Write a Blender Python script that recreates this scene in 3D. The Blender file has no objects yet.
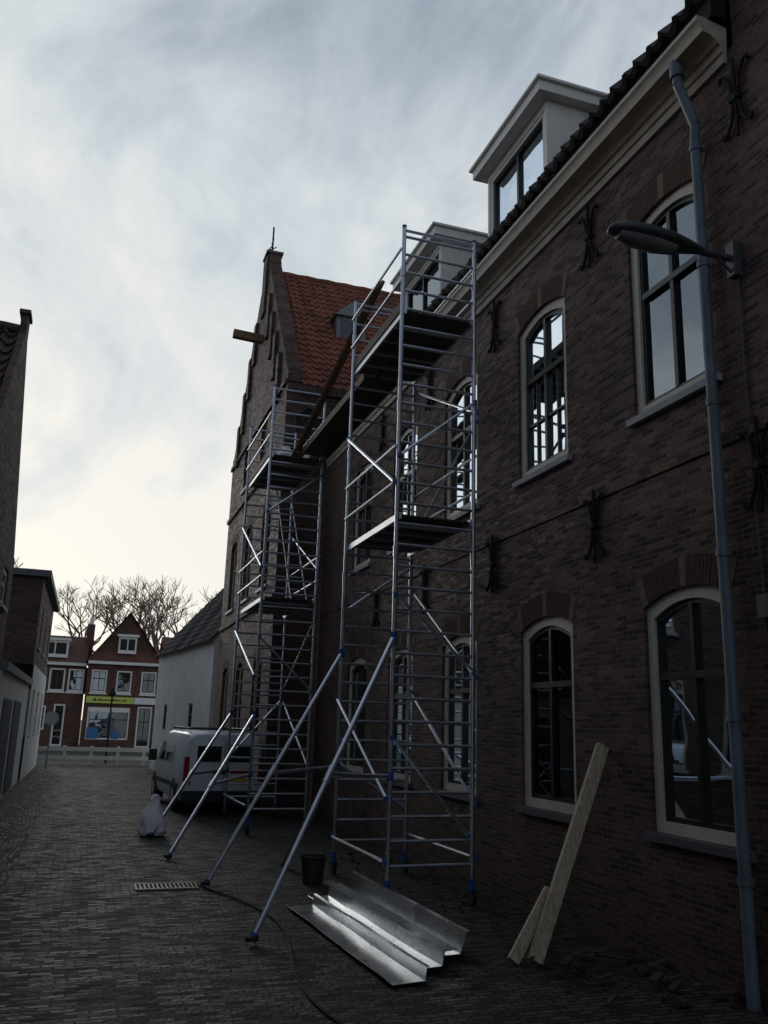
import bpy, bmesh, math, random
from mathutils import Vector, Matrix, noise
random.seed(7)
U = 1.3            # metres per drawing unit
sc = bpy.context.scene
sc.view_settings.view_transform = 'Standard'
sc.view_settings.look = 'None'
sc.view_settings.exposure = 0
COL = bpy.context.collection

# ------------------------------------------------------------------ materials
def newmat(name):
    m = bpy.data.materials.new(name); m.use_nodes = True
    nt = m.node_tree
    for n in list(nt.nodes): nt.nodes.remove(n)
    out = nt.nodes.new('ShaderNodeOutputMaterial')
    p = nt.nodes.new('ShaderNodeBsdfPrincipled')
    nt.links.new(p.outputs[0], out.inputs[0])
    return m, nt, p, out

def N(nt, t, **kw):
    n = nt.nodes.new(t)
    for k, v in kw.items():
        if k.startswith('i_'): n.inputs[k[2:].replace('_', ' ')].default_value = v
        else: setattr(n, k, v)
    return n

def ramp(nt, stops):
    r = nt.nodes.new('ShaderNodeValToRGB')
    els = r.color_ramp.elements
    while len(els) < len(stops): els.new(0.5)
    for e, (p, c) in zip(els, stops):
        e.position = p; e.color = (c[0], c[1], c[2], 1)
    return r

def mix(nt, a, b, fac, mode='MIX'):
    m = nt.nodes.new('ShaderNodeMix'); m.data_type = 'RGBA'; m.blend_type = mode
    for s, v in ((0, fac), (6, a), (7, b)):
        if hasattr(v, 'links'): nt.links.new(v, m.inputs[s])
        else:
            m.inputs[s].default_value = v if s == 0 else (v[0], v[1], v[2], 1)
    return m.outputs[2]

def plain(name, col, rough=0.6, metal=0.0, var=0.25, nscale=6, bump=0.0, bscale=40, rvar=.12):
    m, nt, p, o = newmat(name)
    g = N(nt, 'ShaderNodeNewGeometry')
    n = N(nt, 'ShaderNodeTexNoise', i_Scale=nscale, i_Detail=6.0, i_Roughness=0.65)
    nt.links.new(g.outputs['Position'], n.inputs['Vector'])
    a = tuple(c * (1 - var) for c in col); b = tuple(min(1, c * (1 + var)) for c in col)
    r = ramp(nt, [(0.3, a), (0.7, b)])
    nt.links.new(n.outputs[0], r.inputs[0])
    nt.links.new(r.outputs[0], p.inputs['Base Color'])
    p.inputs['Metallic'].default_value = metal
    mr = N(nt, 'ShaderNodeMapRange'); mr.inputs[3].default_value = max(.03, rough - rvar); mr.inputs[4].default_value = min(1, rough + rvar)
    nt.links.new(n.outputs[0], mr.inputs[0]); nt.links.new(mr.outputs[0], p.inputs['Roughness'])
    if bump > 0:
        n2 = N(nt, 'ShaderNodeTexNoise', i_Scale=bscale, i_Detail=4.0)
        nt.links.new(g.outputs['Position'], n2.inputs['Vector'])
        bp = N(nt, 'ShaderNodeBump', i_Strength=bump, i_Distance=0.02)
        nt.links.new(n2.outputs[0], bp.inputs['Height']); nt.links.new(bp.outputs[0], p.inputs['Normal'])
    return m

def brickmat(name, c1, c2, mortar, bw=0.20, rh=0.056, ms=0.0065, stain=0.45, ground=False, rough=0.85, bump=0.8, offset=0.5, rot=0.0, dist=0.010, rvar=.25, spec=.5):
    m, nt, p, o = newmat(name)
    g = N(nt, 'ShaderNodeNewGeometry')
    sp = N(nt, 'ShaderNodeSeparateXYZ'); nt.links.new(g.outputs['Position'], sp.inputs[0])
    cb = N(nt, 'ShaderNodeCombineXYZ')
    if ground:
        nt.links.new(sp.outputs[0], cb.inputs[0]); nt.links.new(sp.outputs[1], cb.inputs[1])
    else:
        ad = N(nt, 'ShaderNodeMath', operation='ADD')
        nt.links.new(sp.outputs[0], ad.inputs[0]); nt.links.new(sp.outputs[1], ad.inputs[1])
        nt.links.new(ad.outputs[0], cb.inputs[0]); nt.links.new(sp.outputs[2], cb.inputs[1])
    wn = N(nt, 'ShaderNodeTexNoise', i_Scale=1.3 if not ground else 0.9, i_Detail=2.0)
    nt.links.new(g.outputs['Position'], wn.inputs['Vector'])
    sub = N(nt, 'ShaderNodeVectorMath', operation='SUBTRACT'); sub.inputs[1].default_value = (.5, .5, .5)
    nt.links.new(wn.outputs['Color'], sub.inputs[0])
    scl = N(nt, 'ShaderNodeVectorMath', operation='SCALE'); scl.inputs['Scale'].default_value = 0.03 if not ground else 0.18
    nt.links.new(sub.outputs[0], scl.inputs[0])
    av = N(nt, 'ShaderNodeVectorMath', operation='ADD')
    nt.links.new(cb.outputs[0], av.inputs[0]); nt.links.new(scl.outputs[0], av.inputs[1])
    mp = N(nt, 'ShaderNodeMapping'); mp.inputs['Rotation'].default_value = (0, 0, rot)
    nt.links.new(av.outputs[0], mp.inputs[0])
    bt = N(nt, 'ShaderNodeTexBrick', i_Scale=1.0)
    bt.offset = offset
    bt.inputs['Brick Width'].default_value = bw; bt.inputs['Row Height'].default_value = rh
    bt.inputs['Mortar Size'].default_value = ms; bt.inputs['Mortar Smooth'].default_value = 0.25
    bt.inputs['Bias'].default_value = -0.05
    bt.inputs['Color1'].default_value = (0, 0, 0, 1); bt.inputs['Color2'].default_value = (1, 1, 1, 1)
    bt.inputs['Mortar'].default_value = (.5, .5, .5, 1)
    nt.links.new(mp.outputs[0], bt.inputs['Vector'])
    mid = tuple((a + b) / 2 * 1.1 for a, b in zip(c1, c2))
    rb = ramp(nt, [(0.0, c1), (.45, mid), (.8, c2), (1.0, tuple(c * .75 for c in c2))])
    nt.links.new(bt.outputs['Color'], rb.inputs[0])
    c = mix(nt, rb.outputs[0], mortar, bt.outputs['Fac'])
    n = N(nt, 'ShaderNodeTexNoise', i_Scale=0.7, i_Detail=8.0, i_Roughness=0.7)
    nt.links.new(g.outputs['Position'], n.inputs['Vector'])
    lo = 1 - stain
    r = ramp(nt, [(0.3, (lo, lo, lo)), (0.52, (0.95, 0.95, 0.95)), (0.75, (1.3, 1.27, 1.2))])
    nt.links.new(n.outputs[0], r.inputs[0])
    c = mix(nt, c, r.outputs[0], 1.0, 'MULTIPLY')
    n3 = N(nt, 'ShaderNodeTexNoise', i_Scale=22.0, i_Detail=5.0)
    nt.links.new(g.outputs['Position'], n3.inputs['Vector'])
    r3 = ramp(nt, [(0.3, (.65, .65, .65)), (0.7, (1.3, 1.3, 1.3))])
    nt.links.new(n3.outputs[0], r3.inputs[0])
    c = mix(nt, c, r3.outputs[0], 1.0, 'MULTIPLY')
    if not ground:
        # brick colour gets darker towards the foot of the wall
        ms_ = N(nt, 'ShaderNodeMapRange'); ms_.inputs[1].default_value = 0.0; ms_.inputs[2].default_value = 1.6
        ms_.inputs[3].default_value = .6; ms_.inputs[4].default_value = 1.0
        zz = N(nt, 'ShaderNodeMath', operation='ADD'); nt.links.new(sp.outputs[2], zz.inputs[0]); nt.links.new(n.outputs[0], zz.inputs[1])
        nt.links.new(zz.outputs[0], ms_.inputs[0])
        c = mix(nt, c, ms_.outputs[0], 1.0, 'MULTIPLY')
    nt.links.new(c, p.inputs['Base Color'])
    p.inputs['Specular IOR Level'].default_value = spec
    rr = N(nt, 'ShaderNodeMath', operation='ADD')
    nt.links.new(bt.outputs['Color'], rr.inputs[0]); nt.links.new(n3.outputs[0], rr.inputs[1])
    mr = N(nt, 'ShaderNodeMapRange'); mr.inputs[1].default_value = .3; mr.inputs[2].default_value = 1.6
    mr.inputs[3].default_value = rough - rvar; mr.inputs[4].default_value = min(1, rough + .12)
    nt.links.new(rr.outputs[0], mr.inputs[0]); nt.links.new(mr.outputs[0], p.inputs['Roughness'])
    h1 = N(nt, 'ShaderNodeMath', operation='MULTIPLY_ADD'); h1.inputs[1].default_value = -1.2
    h2 = N(nt, 'ShaderNodeMath', operation='MULTIPLY_ADD'); h2.inputs[1].default_value = .45
    nt.links.new(bt.outputs['Color'], h2.inputs[0]); nt.links.new(n3.outputs[0], h2.inputs[2])
    nt.links.new(bt.outputs['Fac'], h1.inputs[0]); nt.links.new(h2.outputs[0], h1.inputs[2])
    bp = N(nt, 'ShaderNodeBump', i_Strength=bump, i_Distance=dist)
    nt.links.new(h1.outputs[0], bp.inputs['Height']); nt.links.new(bp.outputs[0], p.inputs['Normal'])
    return m

M = {}
M['brick'] = brickmat('dark_brick', (.170, .074, .057), (.082, .045, .041), (.165, .142, .128), ms=.0072)
M['brick_g'] = brickmat('old_brick', (.130, .062, .045), (.065, .038, .033), (.11, .092, .08))
M['brick_l'] = brickmat('brown_brick', (.13, .062, .042), (.07, .04, .03), (.11, .095, .08))
M['brick_red'] = brickmat('red_brick', (.17, .068, .048), (.11, .048, .036), (.12, .10, .08))
M['arch'] = plain('arch_brick', (.110, .054, .042), .9, var=.4, nscale=14, bump=.4)
M['archstone'] = plain('arch_stone', (.22, .175, .125), .9, var=.25, bump=.3)
M['paver'] = brickmat('clinker_paving', (.115, .098, .080), (.038, .034, .030), (.012, .0115, .0105), bw=.19, rh=.075, ms=.011, ground=True, rough=.76, bump=1.0, stain=.6, dist=.026, rvar=.34, spec=.26)
M['paver2'] = brickmat('edge_paving', (.16, .14, .118), (.06, .055, .05), (.018, .017, .015), bw=.19, rh=.075, ms=.011, ground=True, rough=.76, bump=1.0, rot=math.pi/2, dist=.024, spec=.26)
M['cream'] = plain('cream_paint', (.76, .71, .59), .5, var=.12, bump=.05)
M['cream_d'] = plain('weathered_cream_paint', (.52, .46, .37), .55, var=.25, nscale=3, bump=.05)
M['white'] = plain('white_paint', (.82, .81, .76), .5, var=.10, bump=.05)
M['sash'] = plain('dark_green_paint', (.018, .024, .022), .35, var=.2)
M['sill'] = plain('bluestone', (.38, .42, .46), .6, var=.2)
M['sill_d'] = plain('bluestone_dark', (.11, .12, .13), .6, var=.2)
M['room'] = plain('dark_room', (.03, .028, .026), .95)
M['curtain'] = plain('net_curtain', (.45, .46, .47), .9, var=.1)
M['iron'] = plain('black_iron', (.008, .008, .009), .8, var=.3, bump=.3)
M['tile_d'] = plain('dark_tiles', (.055, .048, .044), .7, var=.5, nscale=3, bump=.3)
M['tile_r'] = plain('red_tiles', (.20, .066, .038), .8, var=.55, nscale=2.2, bump=.4)
M['tile_r2'] = plain('distant_red_tiles', (.13, .055, .038), .8, var=.3, nscale=2)
M['alu'] = plain('aluminium', (.58, .63, .70), .38, 1.0, var=.12, nscale=9)
M['alu_b'] = plain('bright_aluminium', (.72, .77, .84), .34, 1.0, var=.10, nscale=9)
M['alu_m'] = plain('matt_aluminium', (.60, .63, .67), .5, 1.0, var=.15, nscale=9)
M['ply'] = plain('deck_plywood', (.10, .075, .055), .75, var=.3, nscale=9)
M['wood_b'] = plain('scaffold_plank_wood', (.20, .12, .065), .75, var=.3, nscale=8, bump=.2)
M['wood_d'] = plain('dirty_wood', (.06, .048, .038), .85, var=.4, nscale=8, bump=.2)
M['zinc'] = plain('zinc_sheet', (.78, .81, .84), .28, 1.0, var=.08, nscale=3, bump=.02, bscale=3, rvar=.05)
M['plastic_b'] = plain('blue_plastic', (.02, .09, .35), .4, var=.1)
M['rubber'] = plain('rubber', (.02, .02, .02), .8)
M['pipe'] = plain('grey_pipe', (.16, .20, .25), .5, .0, var=.25, nscale=4, bump=.1)
M['vanpaint'] = plain('white_van_paint', (.66, .69, .73), .3, var=.05)
M['vanglass'] = plain('van_glass', (.012, .014, .016), .12)
M['redlamp'] = plain('red_lamp', (.35, .015, .012), .2)
M['plate'] = plain('yellow_plate', (.75, .50, .04), .4, var=.05)
M['plastic_d'] = plain('dark_plastic', (.03, .03, .032), .6)
M['bag'] = plain('white_bag', (.92, .93, .94), .6, var=.03, bump=.4, bscale=14)
M['plaster'] = plain('white_plaster', (.72, .71, .67), .9, var=.14, nscale=1.5, bump=.15)
M['yellow'] = plain('yellow_green_sign_panel', (.62, .68, .14), .5, var=.05)
M['blue'] = plain('blue_sign_panel', (.05, .16, .38), .5, var=.05)
M['lead'] = plain('lead', (.16, .17, .18), .5, var=.2)
M['bark'] = plain('bark', (.20, .145, .10), .9, var=.3)
M['grate'] = plain('cast_iron_grate', (.16, .16, .155), .4, .6, var=.2)
M['lens'] = plain('lamp_diffuser', (.22, .23, .23), .25)
M['lampgrey'] = plain('lamp_housing', (.09, .10, .11), .45, var=.2)
M['orange'] = plain('orange_plastic', (.6, .14, .03), .5)

def woodmat():
    m, nt, p, o = newmat('pine_wood')
    g = N(nt, 'ShaderNodeNewGeometry')
    mp = N(nt, 'ShaderNodeMapping'); mp.inputs['Scale'].default_value = (14, 14, 1.5)
    nt.links.new(g.outputs['Position'], mp.inputs[0])
    n = N(nt, 'ShaderNodeTexNoise', i_Scale=2.5, i_Detail=6.0, i_Distortion=1.2)
    nt.links.new(mp.outputs[0], n.inputs['Vector'])
    r = ramp(nt, [(.35, (.38, .30, .20)), (.6, (.62, .52, .38))])
    nt.links.new(n.outputs[0], r.inputs[0]); nt.links.new(r.outputs[0], p.inputs['Base Color'])
    p.inputs['Roughness'].default_value = .7
    return m
M['pine'] = woodmat()

def glassmat(name, ior, tint):
    m, nt, p, out = newmat(name)
    nt.nodes.remove(p)
    g = N(nt, 'ShaderNodeNewGeometry')
    n = N(nt, 'ShaderNodeTexNoise', i_Scale=1.4, i_Detail=1.0)
    nt.links.new(g.outputs['Position'], n.inputs['Vector'])
    bp = N(nt, 'ShaderNodeBump', i_Strength=.16, i_Distance=.03)
    nt.links.new(n.outputs[0], bp.inputs['Height'])
    gl = N(nt, 'ShaderNodeBsdfGlossy'); gl.inputs['Roughness'].default_value = .02
    gl.inputs['Color'].default_value = (.84, .93, 1.0, 1)
    nt.links.new(bp.outputs[0], gl.inputs['Normal'])
    tr = N(nt, 'ShaderNodeBsdfTransparent'); tr.inputs['Color'].default_value = (*tint, 1)
    fr = N(nt, 'ShaderNodeFresnel'); fr.inputs['IOR'].default_value = ior
    mx = N(nt, 'ShaderNodeMixShader')
    nt.links.new(fr.outputs[0], mx.inputs[0]); nt.links.new(tr.outputs[0], mx.inputs[1]); nt.links.new(gl.outputs[0], mx.inputs[2])
    nt.links.new(mx.outputs[0], out.inputs[0])
    return m
M['glass'] = glassmat('coated_window_glass', 2.9, (.6, .63, .63))
M['glass_low'] = glassmat('window_glass', 1.6, (.6, .63, .63))

# ------------------------------------------------------------------ mesh builder
class B:
    def __init__(s): s.v = []; s.f = []
    def add(s, vs, fs):
        o = len(s.v); s.v += [tuple(v) for v in vs]; s.f += [tuple(i + o for i in f) for f in fs]
    def poly(s, *pts): s.add(pts, [tuple(range(len(pts)))])
    def box(s, x0, x1, y0, y1, z0, z1):
        vs = [(x, y, z) for x in (x0, x1) for y in (y0, y1) for z in (z0, z1)]
        s.add(vs, [(0, 1, 3, 2), (4, 6, 7, 5), (0, 4, 5, 1), (2, 3, 7, 6), (0, 2, 6, 4), (1, 5, 7, 3)])
    def fbox(s, f, a0, a1, z0, z1, d0, d1):
        vs = [f(a, z, d) for a in (a0, a1) for z in (z0, z1) for d in (d0, d1)]
        s.add(vs, [(0, 1, 3, 2), (4, 6, 7, 5), (0, 4, 5, 1), (2, 3, 7, 6), (0, 2, 6, 4), (1, 5, 7, 3)])
    def rod(s, p0, p1, r, n=8, r1=None):
        p0 = Vector(p0); p1 = Vector(p1); d = (p1 - p0)
        if d.length < 1e-6: return
        d.normalize(); r1 = r if r1 is None else r1
        a = d.orthogonal().normalized(); b = d.cross(a)
        vs = []
        for p, rr in ((p0, r), (p1, r1)):
            for i in range(n):
                t = 2 * math.pi * i / n
                vs.append(p + (a * math.cos(t) + b * math.sin(t)) * rr)
        fs = [(i, (i + 1) % n, n + (i + 1) % n, n + i) for i in range(n)]
        fs += [tuple(range(n - 1, -1, -1)), tuple(range(n, 2 * n))]
        s.add(vs, fs)
    def path(s, pts, r, n=8):
        for a, b in zip(pts[:-1], pts[1:]): s.rod(a, b, r, n)
    def beam(s, p0, p1, w, h, up=(0, 0, 1)):
        p0 = Vector(p0); p1 = Vector(p1); d = (p1 - p0).normalized()
        sd = d.cross(Vector(up)).normalized(); u = sd.cross(d)
        vs = [p + sd * (w / 2 * i) + u * (h / 2 * j) for p in (p0, p1) for i in (-1, 1) for j in (-1, 1)]
        s.add(vs, [(0, 1, 3, 2), (4, 6, 7, 5), (0, 4, 5, 1), (2, 3, 7, 6), (0, 2, 6, 4), (1, 5, 7, 3)])
    def loft(s, rings, cap=True):
        n = len(rings[0]); vs = [p for r in rings for p in r]; fs = []
        for k in range(len(rings) - 1):
            for i in range(n):
                j = (i + 1) % n
                fs.append((k * n + i, k * n + j, (k + 1) * n + j, (k + 1) * n + i))
        if cap:
            fs.append(tuple(range(n - 1, -1, -1))); fs.append(tuple(range((len(rings) - 1) * n, len(rings) * n)))
        s.add(vs, fs)

def group(name, loc=(0, 0, 0)):
    e = bpy.data.objects.new(name, None); COL.objects.link(e)
    e.location = Vector(loc) * U; e.empty_display_size = .3
    return e

def fin(b, name, mat, parent=None, bevel=0, angle=35, xf=None, recalc=True):
    if not b.v: return None
    off = Vector(parent.location) if parent else Vector((0, 0, 0))
    me = bpy.data.meshes.new(name)
    vs = [Vector(v) for v in b.v]
    if xf: vs = [xf @ v for v in vs]
    vs = [v * U - off for v in vs]
    me.from_pydata(vs, [], b.f)
    bm = bmesh.new(); bm.from_mesh(me)
    bmesh.ops.remove_doubles(bm, verts=bm.verts, dist=0.0002)
    if recalc: bmesh.ops.recalc_face_normals(bm, faces=bm.faces)
    for f in bm.faces: f.smooth = True
    for e in bm.edges:
        if len(e.link_faces) == 2: e.smooth = e.calc_face_angle(3.2) < math.radians(angle)
        else: e.smooth = False
    bm.to_mesh(me); bm.free()
    ob = bpy.data.objects.new(name, me); COL.objects.link(ob)
    me.materials.append(M[mat] if isinstance(mat, str) else mat)
    if parent: ob.parent = parent
    if bevel:
        md = ob.modifiers.new('bevel', 'BEVEL'); md.width = bevel * U; md.segments = 2; md.limit_method = 'ANGLE'
    return ob

# ------------------------------------------------------------------ wall tools
def outline(o, d=0.0, n=10):
    y0, y1, z0, zs, rise = o
    a, b = y0 + d, y1 - d
    pts = [(a, z0 + d), (b, z0 + d)]
    for i in range(n + 1):
        t = i / n
        pts.append((b + (a - b) * t, zs - d + rise * (1 - (2 * t - 1) ** 2)))
    return pts

def wall(b, f, ya, yb, za, zb, ops, depth=.14):
    ys = sorted(set([ya, yb] + [o[0] for o in ops] + [o[1] for o in ops]))
    for p, q in zip(ys[:-1], ys[1:]):
        cov = sorted([o for o in ops if o[0] <= p + 1e-6 and o[1] >= q - 1e-6], key=lambda o: o[2])
        z = za
        for o in cov:
            if o[2] > z + 1e-5: b.poly(f(p, z, 0), f(q, z, 0), f(q, o[2], 0), f(p, o[2], 0))
            z = o[3] + o[4]
        if z < zb - 1e-5: b.poly(f(p, z, 0), f(q, z, 0), f(q, zb, 0), f(p, zb, 0))
    for o in ops:
        L = outline(o); top = o[3] + o[4]
        arc = L[2:]
        if o[4] > 0:
            for (a0, z0), (a1, z1) in zip(arc[:-1], arc[1:]):
                b.poly(f(a0, z0, 0), f(a1, z1, 0), f(a1, top, 0), f(a0, top, 0))
        for i in range(len(L)):
            (a0, z0), (a1, z1) = L[i], L[(i + 1) % len(L)]
            if abs(a0 - a1) + abs(z0 - z1) < 1e-6: continue
            b.poly(f(a0, z0, 0), f(a1, z1, 0), f(a1, z1, depth), f(a0, z0, depth))

def ring(b, f, A, Bq, d0, d1):
    n = len(A)
    for i in range(n):
        j = (i + 1) % n
        b.poly(f(*A[i], d0), f(*A[j], d0), f(*Bq[j], d0), f(*Bq[i], d0))
        b.poly(f(*Bq[i], d0), f(*Bq[j], d0), f(*Bq[j], d1), f(*Bq[i], d1))
        b.poly(f(*A[i], d0), f(*A[j], d0), f(*A[j], d1), f(*A[i], d1))

def window(bs, f, o, transom=.55, fw=.085, lower_bars=False, cur=0, sill=True, sd='sill', mull=True, room=True, rec=.03):
    y0, y1, z0, zs, rise = o
    H = zs + rise - z0
    L0 = outline(o, .002); L1 = outline(o, fw); L3 = outline(o, fw + .035)
    ring(bs['frame'], f, L0, L1, rec, rec + .09)
    ring(bs['sash'], f, L1, L3, rec + .025, rec + .075)
    c = (y0 + y1) / 2
    zt = z0 + H * transom
    if mull:
        bs['sash'].fbox(f, c - .021, c + .021, z0 + fw + .033, zs - fw - .035 + rise * .98, rec + .018, rec + .07)
    bs['sash'].fbox(f, y0 + fw + .033, y1 - fw - .033, zt - .027, zt + .027, rec + .012, rec + .072)
    if lower_bars:
        for k in (.5,):
            zz = z0 + fw + (zt - z0 - fw) * k
            bs['sash'].fbox(f, y0 + fw + .034, y1 - fw - .034, zz - .012, zz + .012, rec + .03, rec + .06)
        for aa in (.25, .75):
            yy = y0 + fw + (y1 - y0 - 2 * fw) * aa
            bs['sash'].fbox(f, yy - .010, yy + .010, z0 + fw + .033, zt - .028, rec + .034, rec + .058)
    bs['glass'].poly(*[f(a, z, rec + .055) for a, z in L1])
    if room:
        r = bs['room']; a, b2, c0, c1 = y0 - .15, y1 + .15, z0 - .1, zs + rise + .1
        r.poly(f(a, c0, 1.1), f(b2, c0, 1.1), f(b2, c1, 1.1), f(a, c1, 1.1))
        r.poly(f(a, c0, .145), f(a, c0, 1.1), f(a, c1, 1.1), f(a, c1, .145))
        r.poly(f(b2, c0, .145), f(b2, c0, 1.1), f(b2, c1, 1.1), f(b2, c1, .145))
        r.poly(f(a, c0, .145), f(a, c0, 1.1), f(b2, c0, 1.1), f(b2, c0, .145))
        r.poly(f(a, c1, .145), f(a, c1, 1.1), f(b2, c1, 1.1), f(b2, c1, .145))
    if cur:
        k = bs['curtain']
        for s0, s1 in ((y0 + .02, y0 + .22 * cur), (y1 - .22 * cur, y1 - .02)):
            n = 14
            for i in range(n):
                p = s0 + (s1 - s0) * i / n; q = s0 + (s1 - s0) * (i + 1) / n
                dp = .24 + .02 * math.sin(i * 1.9); dq = .24 + .02 * math.sin((i + 1) * 1.9)
                k.poly(f(p, z0, dp), f(q, z0, dq), f(q, zs + rise, dq), f(p, zs + rise, dp))
    if sill:
        bs[sd].fbox(f, y0 - .06, y1 + .06, z0 - .06, z0 - .003, -.05, .10)

def archband(bs, f, o, h=.24, ext=.08):
    y0, y1, z0, zs, rise = o
    n = 28
    def inner(t): return (y1 + (y0 - y1) * t, zs + rise * (1 - (2 * t - 1) ** 2) + .002)
    def outer(t):
        return (y1 + ext + (y0 - y1 - 2 * ext) * t, zs + h * .92 + (rise * 1.05) * (1 - (2 * t - 1) ** 2))
    rd = random.Random(int(y0 * 100 + zs * 7))
    for i in range(n):
        t0, t1 = i / n + .0022, (i + 1) / n - .0022
        key = 'archstone' if i in (0, 1, n - 2, n - 1, 13, 14) else 'arch'
        if i in (0, 13, n - 2): t1 = (i + 1) / n
        if i in (1, 14, n - 1): t0 = i / n
        A, Bq, C, D = inner(t0), inner(t1), outer(t1), outer(t0)
        b = bs[key]; d = -.005 if key == 'archstone' else -.003 - .002 * rd.random()
        b.poly(f(*A, d), f(*Bq, d), f(*C, d), f(*D, d))
        b.poly(f(*D, d), f(*C, d), f(*C, .0), f(*D, .0))
        b.poly(f(*A, d), f(*D, d), f(*D, .0), f(*A, .0)); b.poly(f(*Bq, d), f(*C, d), f(*C, .0), f(*Bq, .0))

KEYS = ['frame', 'sash', 'glass', 'room', 'curtain', 'sill', 'sill_d', 'arch', 'archstone', 'wall', 'trim', 'iron']
def newbs(): return {k: B() for k in KEYS}
def finbs(bs, parent, wallmat, frame='cream', trim='cream'):
    mp = dict(frame=frame, sash='sash', glass='glass', room='room', curtain='curtain', sill='sill', sill_d='sill_d',
              arch='arch', archstone='archstone', wall=wallmat, trim=trim, iron='iron')
    nm = dict(frame='window_frames', sash='window_sashes', glass='window_panes', room='window_rooms', curtain='curtains', sill='window_sills',
              sill_d='lower_sills', arch='brick_arches', archstone='arch_stones', wall='walls', trim='trim', iron='wall_anchors')
    for k in KEYS:
        if bs[k].v: fin(bs[k], nm[k], mp[k], parent)

def tiles(b, o, du, dv, lu, lv, pu=.17, cv=.25, amp=.022, samp=6, lift=.03):
    o = Vector(o); du = Vector(du).normalized(); dv = Vector(dv).normalized(); nn = du.cross(dv)
    if nn.z < 0: nn = -nn
    nu = int(lu / pu * samp); nc = int(math.ceil(lv / cv)); rows = []
    for j in range(nc):
        for e in (0, 1):
            v = min((j + e) * cv, lv); row = []
            for i in range(nu + 1):
                u = lu * i / nu
                ph = (u / pu) % 1.0
                w = amp * (math.cos(2 * math.pi * ph) + .35 * math.cos(4 * math.pi * ph + .6))
                jit = .007 * math.sin(j * 12.9 + int(u / pu) * 78.2) + .03 * noise.noise(Vector((u * .6, v * .6, 1.3)))
                row.append(o + du * u + dv * v + nn * (w + jit + (lift if e == 0 else 0)))
            rows.append(row)
    vs = [p for r in rows for p in r]; m = nu + 1; fs = []
    for k in range(len(rows) - 1):
        for i in range(nu): fs.append((k * m + i, k * m + i + 1, (k + 1) * m + i + 1, (k + 1) * m + i))
    b.add(vs, fs)
    b2 = [p - nn * .05 for p in rows[0]]
    b.add(rows[0] + b2, [(i, i + 1, m + i + 1, m + i) for i in range(nu)])

# ------------------------------------------------------------------ ground
g = B(); g.poly((-400, -200, 0), (400, -200, 0), (400, 700, 0), (-400, 700, 0)); fin(g, 'ground', 'paver')
g = B(); g.poly((-1.5, -10, .004), (-.62, -10, .004), (-.62, 32, .004), (-1.5, 32, .004)); fin(g, 'pavement', 'paver2')
g = B(); g.poly((-.62, -10, .008), (-.54, -10, .008), (-.54, 32, .008), (-.62, 32, .008)); fin(g, 'gutter_course', 'paver2')

# ------------------------------------------------------------------ right-hand brick house
WX = 4.1
fR = lambda a, z, d: (WX + d, a, z)
H1 = group('brick_house', (WX, 7, 0))
bs = newbs()
Ys = [.65, 2.7, 4.75, 6.82, 8.87, 10.9, 12.95]
gops = [(y, y + 1.0, .90, 2.56, .11) for y in Ys]
uops = [(y, y + 1.0, 4.15, 5.82, .11) for y in Ys]
HB = 8.1
wall(bs['wall'], fR, -6, 16, 0, 6.66, gops + uops)
wall(bs['wall'], fR, -6, 4.33, 6.66, HB, [])
bs['wall'].poly((4.1, 4.33, 6.66), (5.2, 4.33, 6.66), (5.2, 4.33, HB), (4.1, 4.33, HB))
bs['wall'].poly((4.1, -6, 0), (10, -6, 0), (10, -6, HB), (4.1, -6, HB))
bs['wall'].poly((4.1, -6, HB), (10, -6, HB), (10, 4.33, HB), (4.1, 4.33, HB))
bs['wall'].poly((5.2, 4.33, 6.66), (10, 4.33, 6.66), (10, 4.33, HB), (5.2, 4.33, HB))
bs['wall'].fbox(fR, -6, 15.9, 3.60, 3.66, -.018, .0)
bs['wall'].fbox(fR, -6, 15.9, 0, .42, -.02, .0)
lowglass = B(); bl = dict(bs); bl['glass'] = lowglass
for i, o in enumerate(gops):
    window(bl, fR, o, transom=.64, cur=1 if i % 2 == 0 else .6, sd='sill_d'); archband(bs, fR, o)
fin(lowglass, 'lower_window_panes', 'glass_low', H1)
for i, o in enumerate(uops):
    window(bs, fR, o, transom=.60, lower_bars=(i == 3), cur=.8 if i % 2 else 1, sd='sill'); archband(bs, fR, o)
def anchor(b, f, a, z, s=1.0, d=-.025):
    P = lambda da, dz: f(a + da * s, z + dz * s, d)
    b.rod(P(0, -.32), P(0, .34), .015, 6)
    for sg in (-1, 1):
        for vv in (-1, 1):
            b.path([P(0, 0), P(.035 * sg, .07 * vv), P(.05 * sg, .16 * vv), P(.10 * sg, .25 * vv), P(.14 * sg, .27 * vv), P(.15 * sg, .23 * vv)], .014, 6)
    b.rod(P(-.05, 0), P(.05, 0), .024, 6)
    b.rod(f(a, z, -.05), f(a, z, .01), .03, 6)
for y in (2.2, 4.32, 6.32, 8.36, 10.4, 12.45):
    anchor(bs['iron'], fR, y, 6.18); anchor(bs['iron'], fR, y + .06, 3.36)
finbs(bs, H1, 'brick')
prof = [(4.1, 6.56), (4.07, 6.56), (4.07, 6.64), (4.05, 6.645), (4.05, 6.71), (4.02, 6.72), (4.01, 6.74), (3.97, 6.77), (3.92, 6.78), (3.885, 6.78), (3.88, 6.82), (3.865, 6.86), (3.845, 6.88), (3.845, 6.915), (3.90, 6.915), (4.12, 6.88)]
c = B(); c.loft([[(x, 4.40, z) for x, z in prof], [(x, 15.9, z) for x, z in prof]]); fin(c, 'cornice', 'cream_d', H1)
c = B(); c.box(3.95, 4.09, 4.36, 15.92, 6.917, 7.10); fin(c, 'eaves_board', 'iron', H1)
k = 1.3; t = B()
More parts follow.
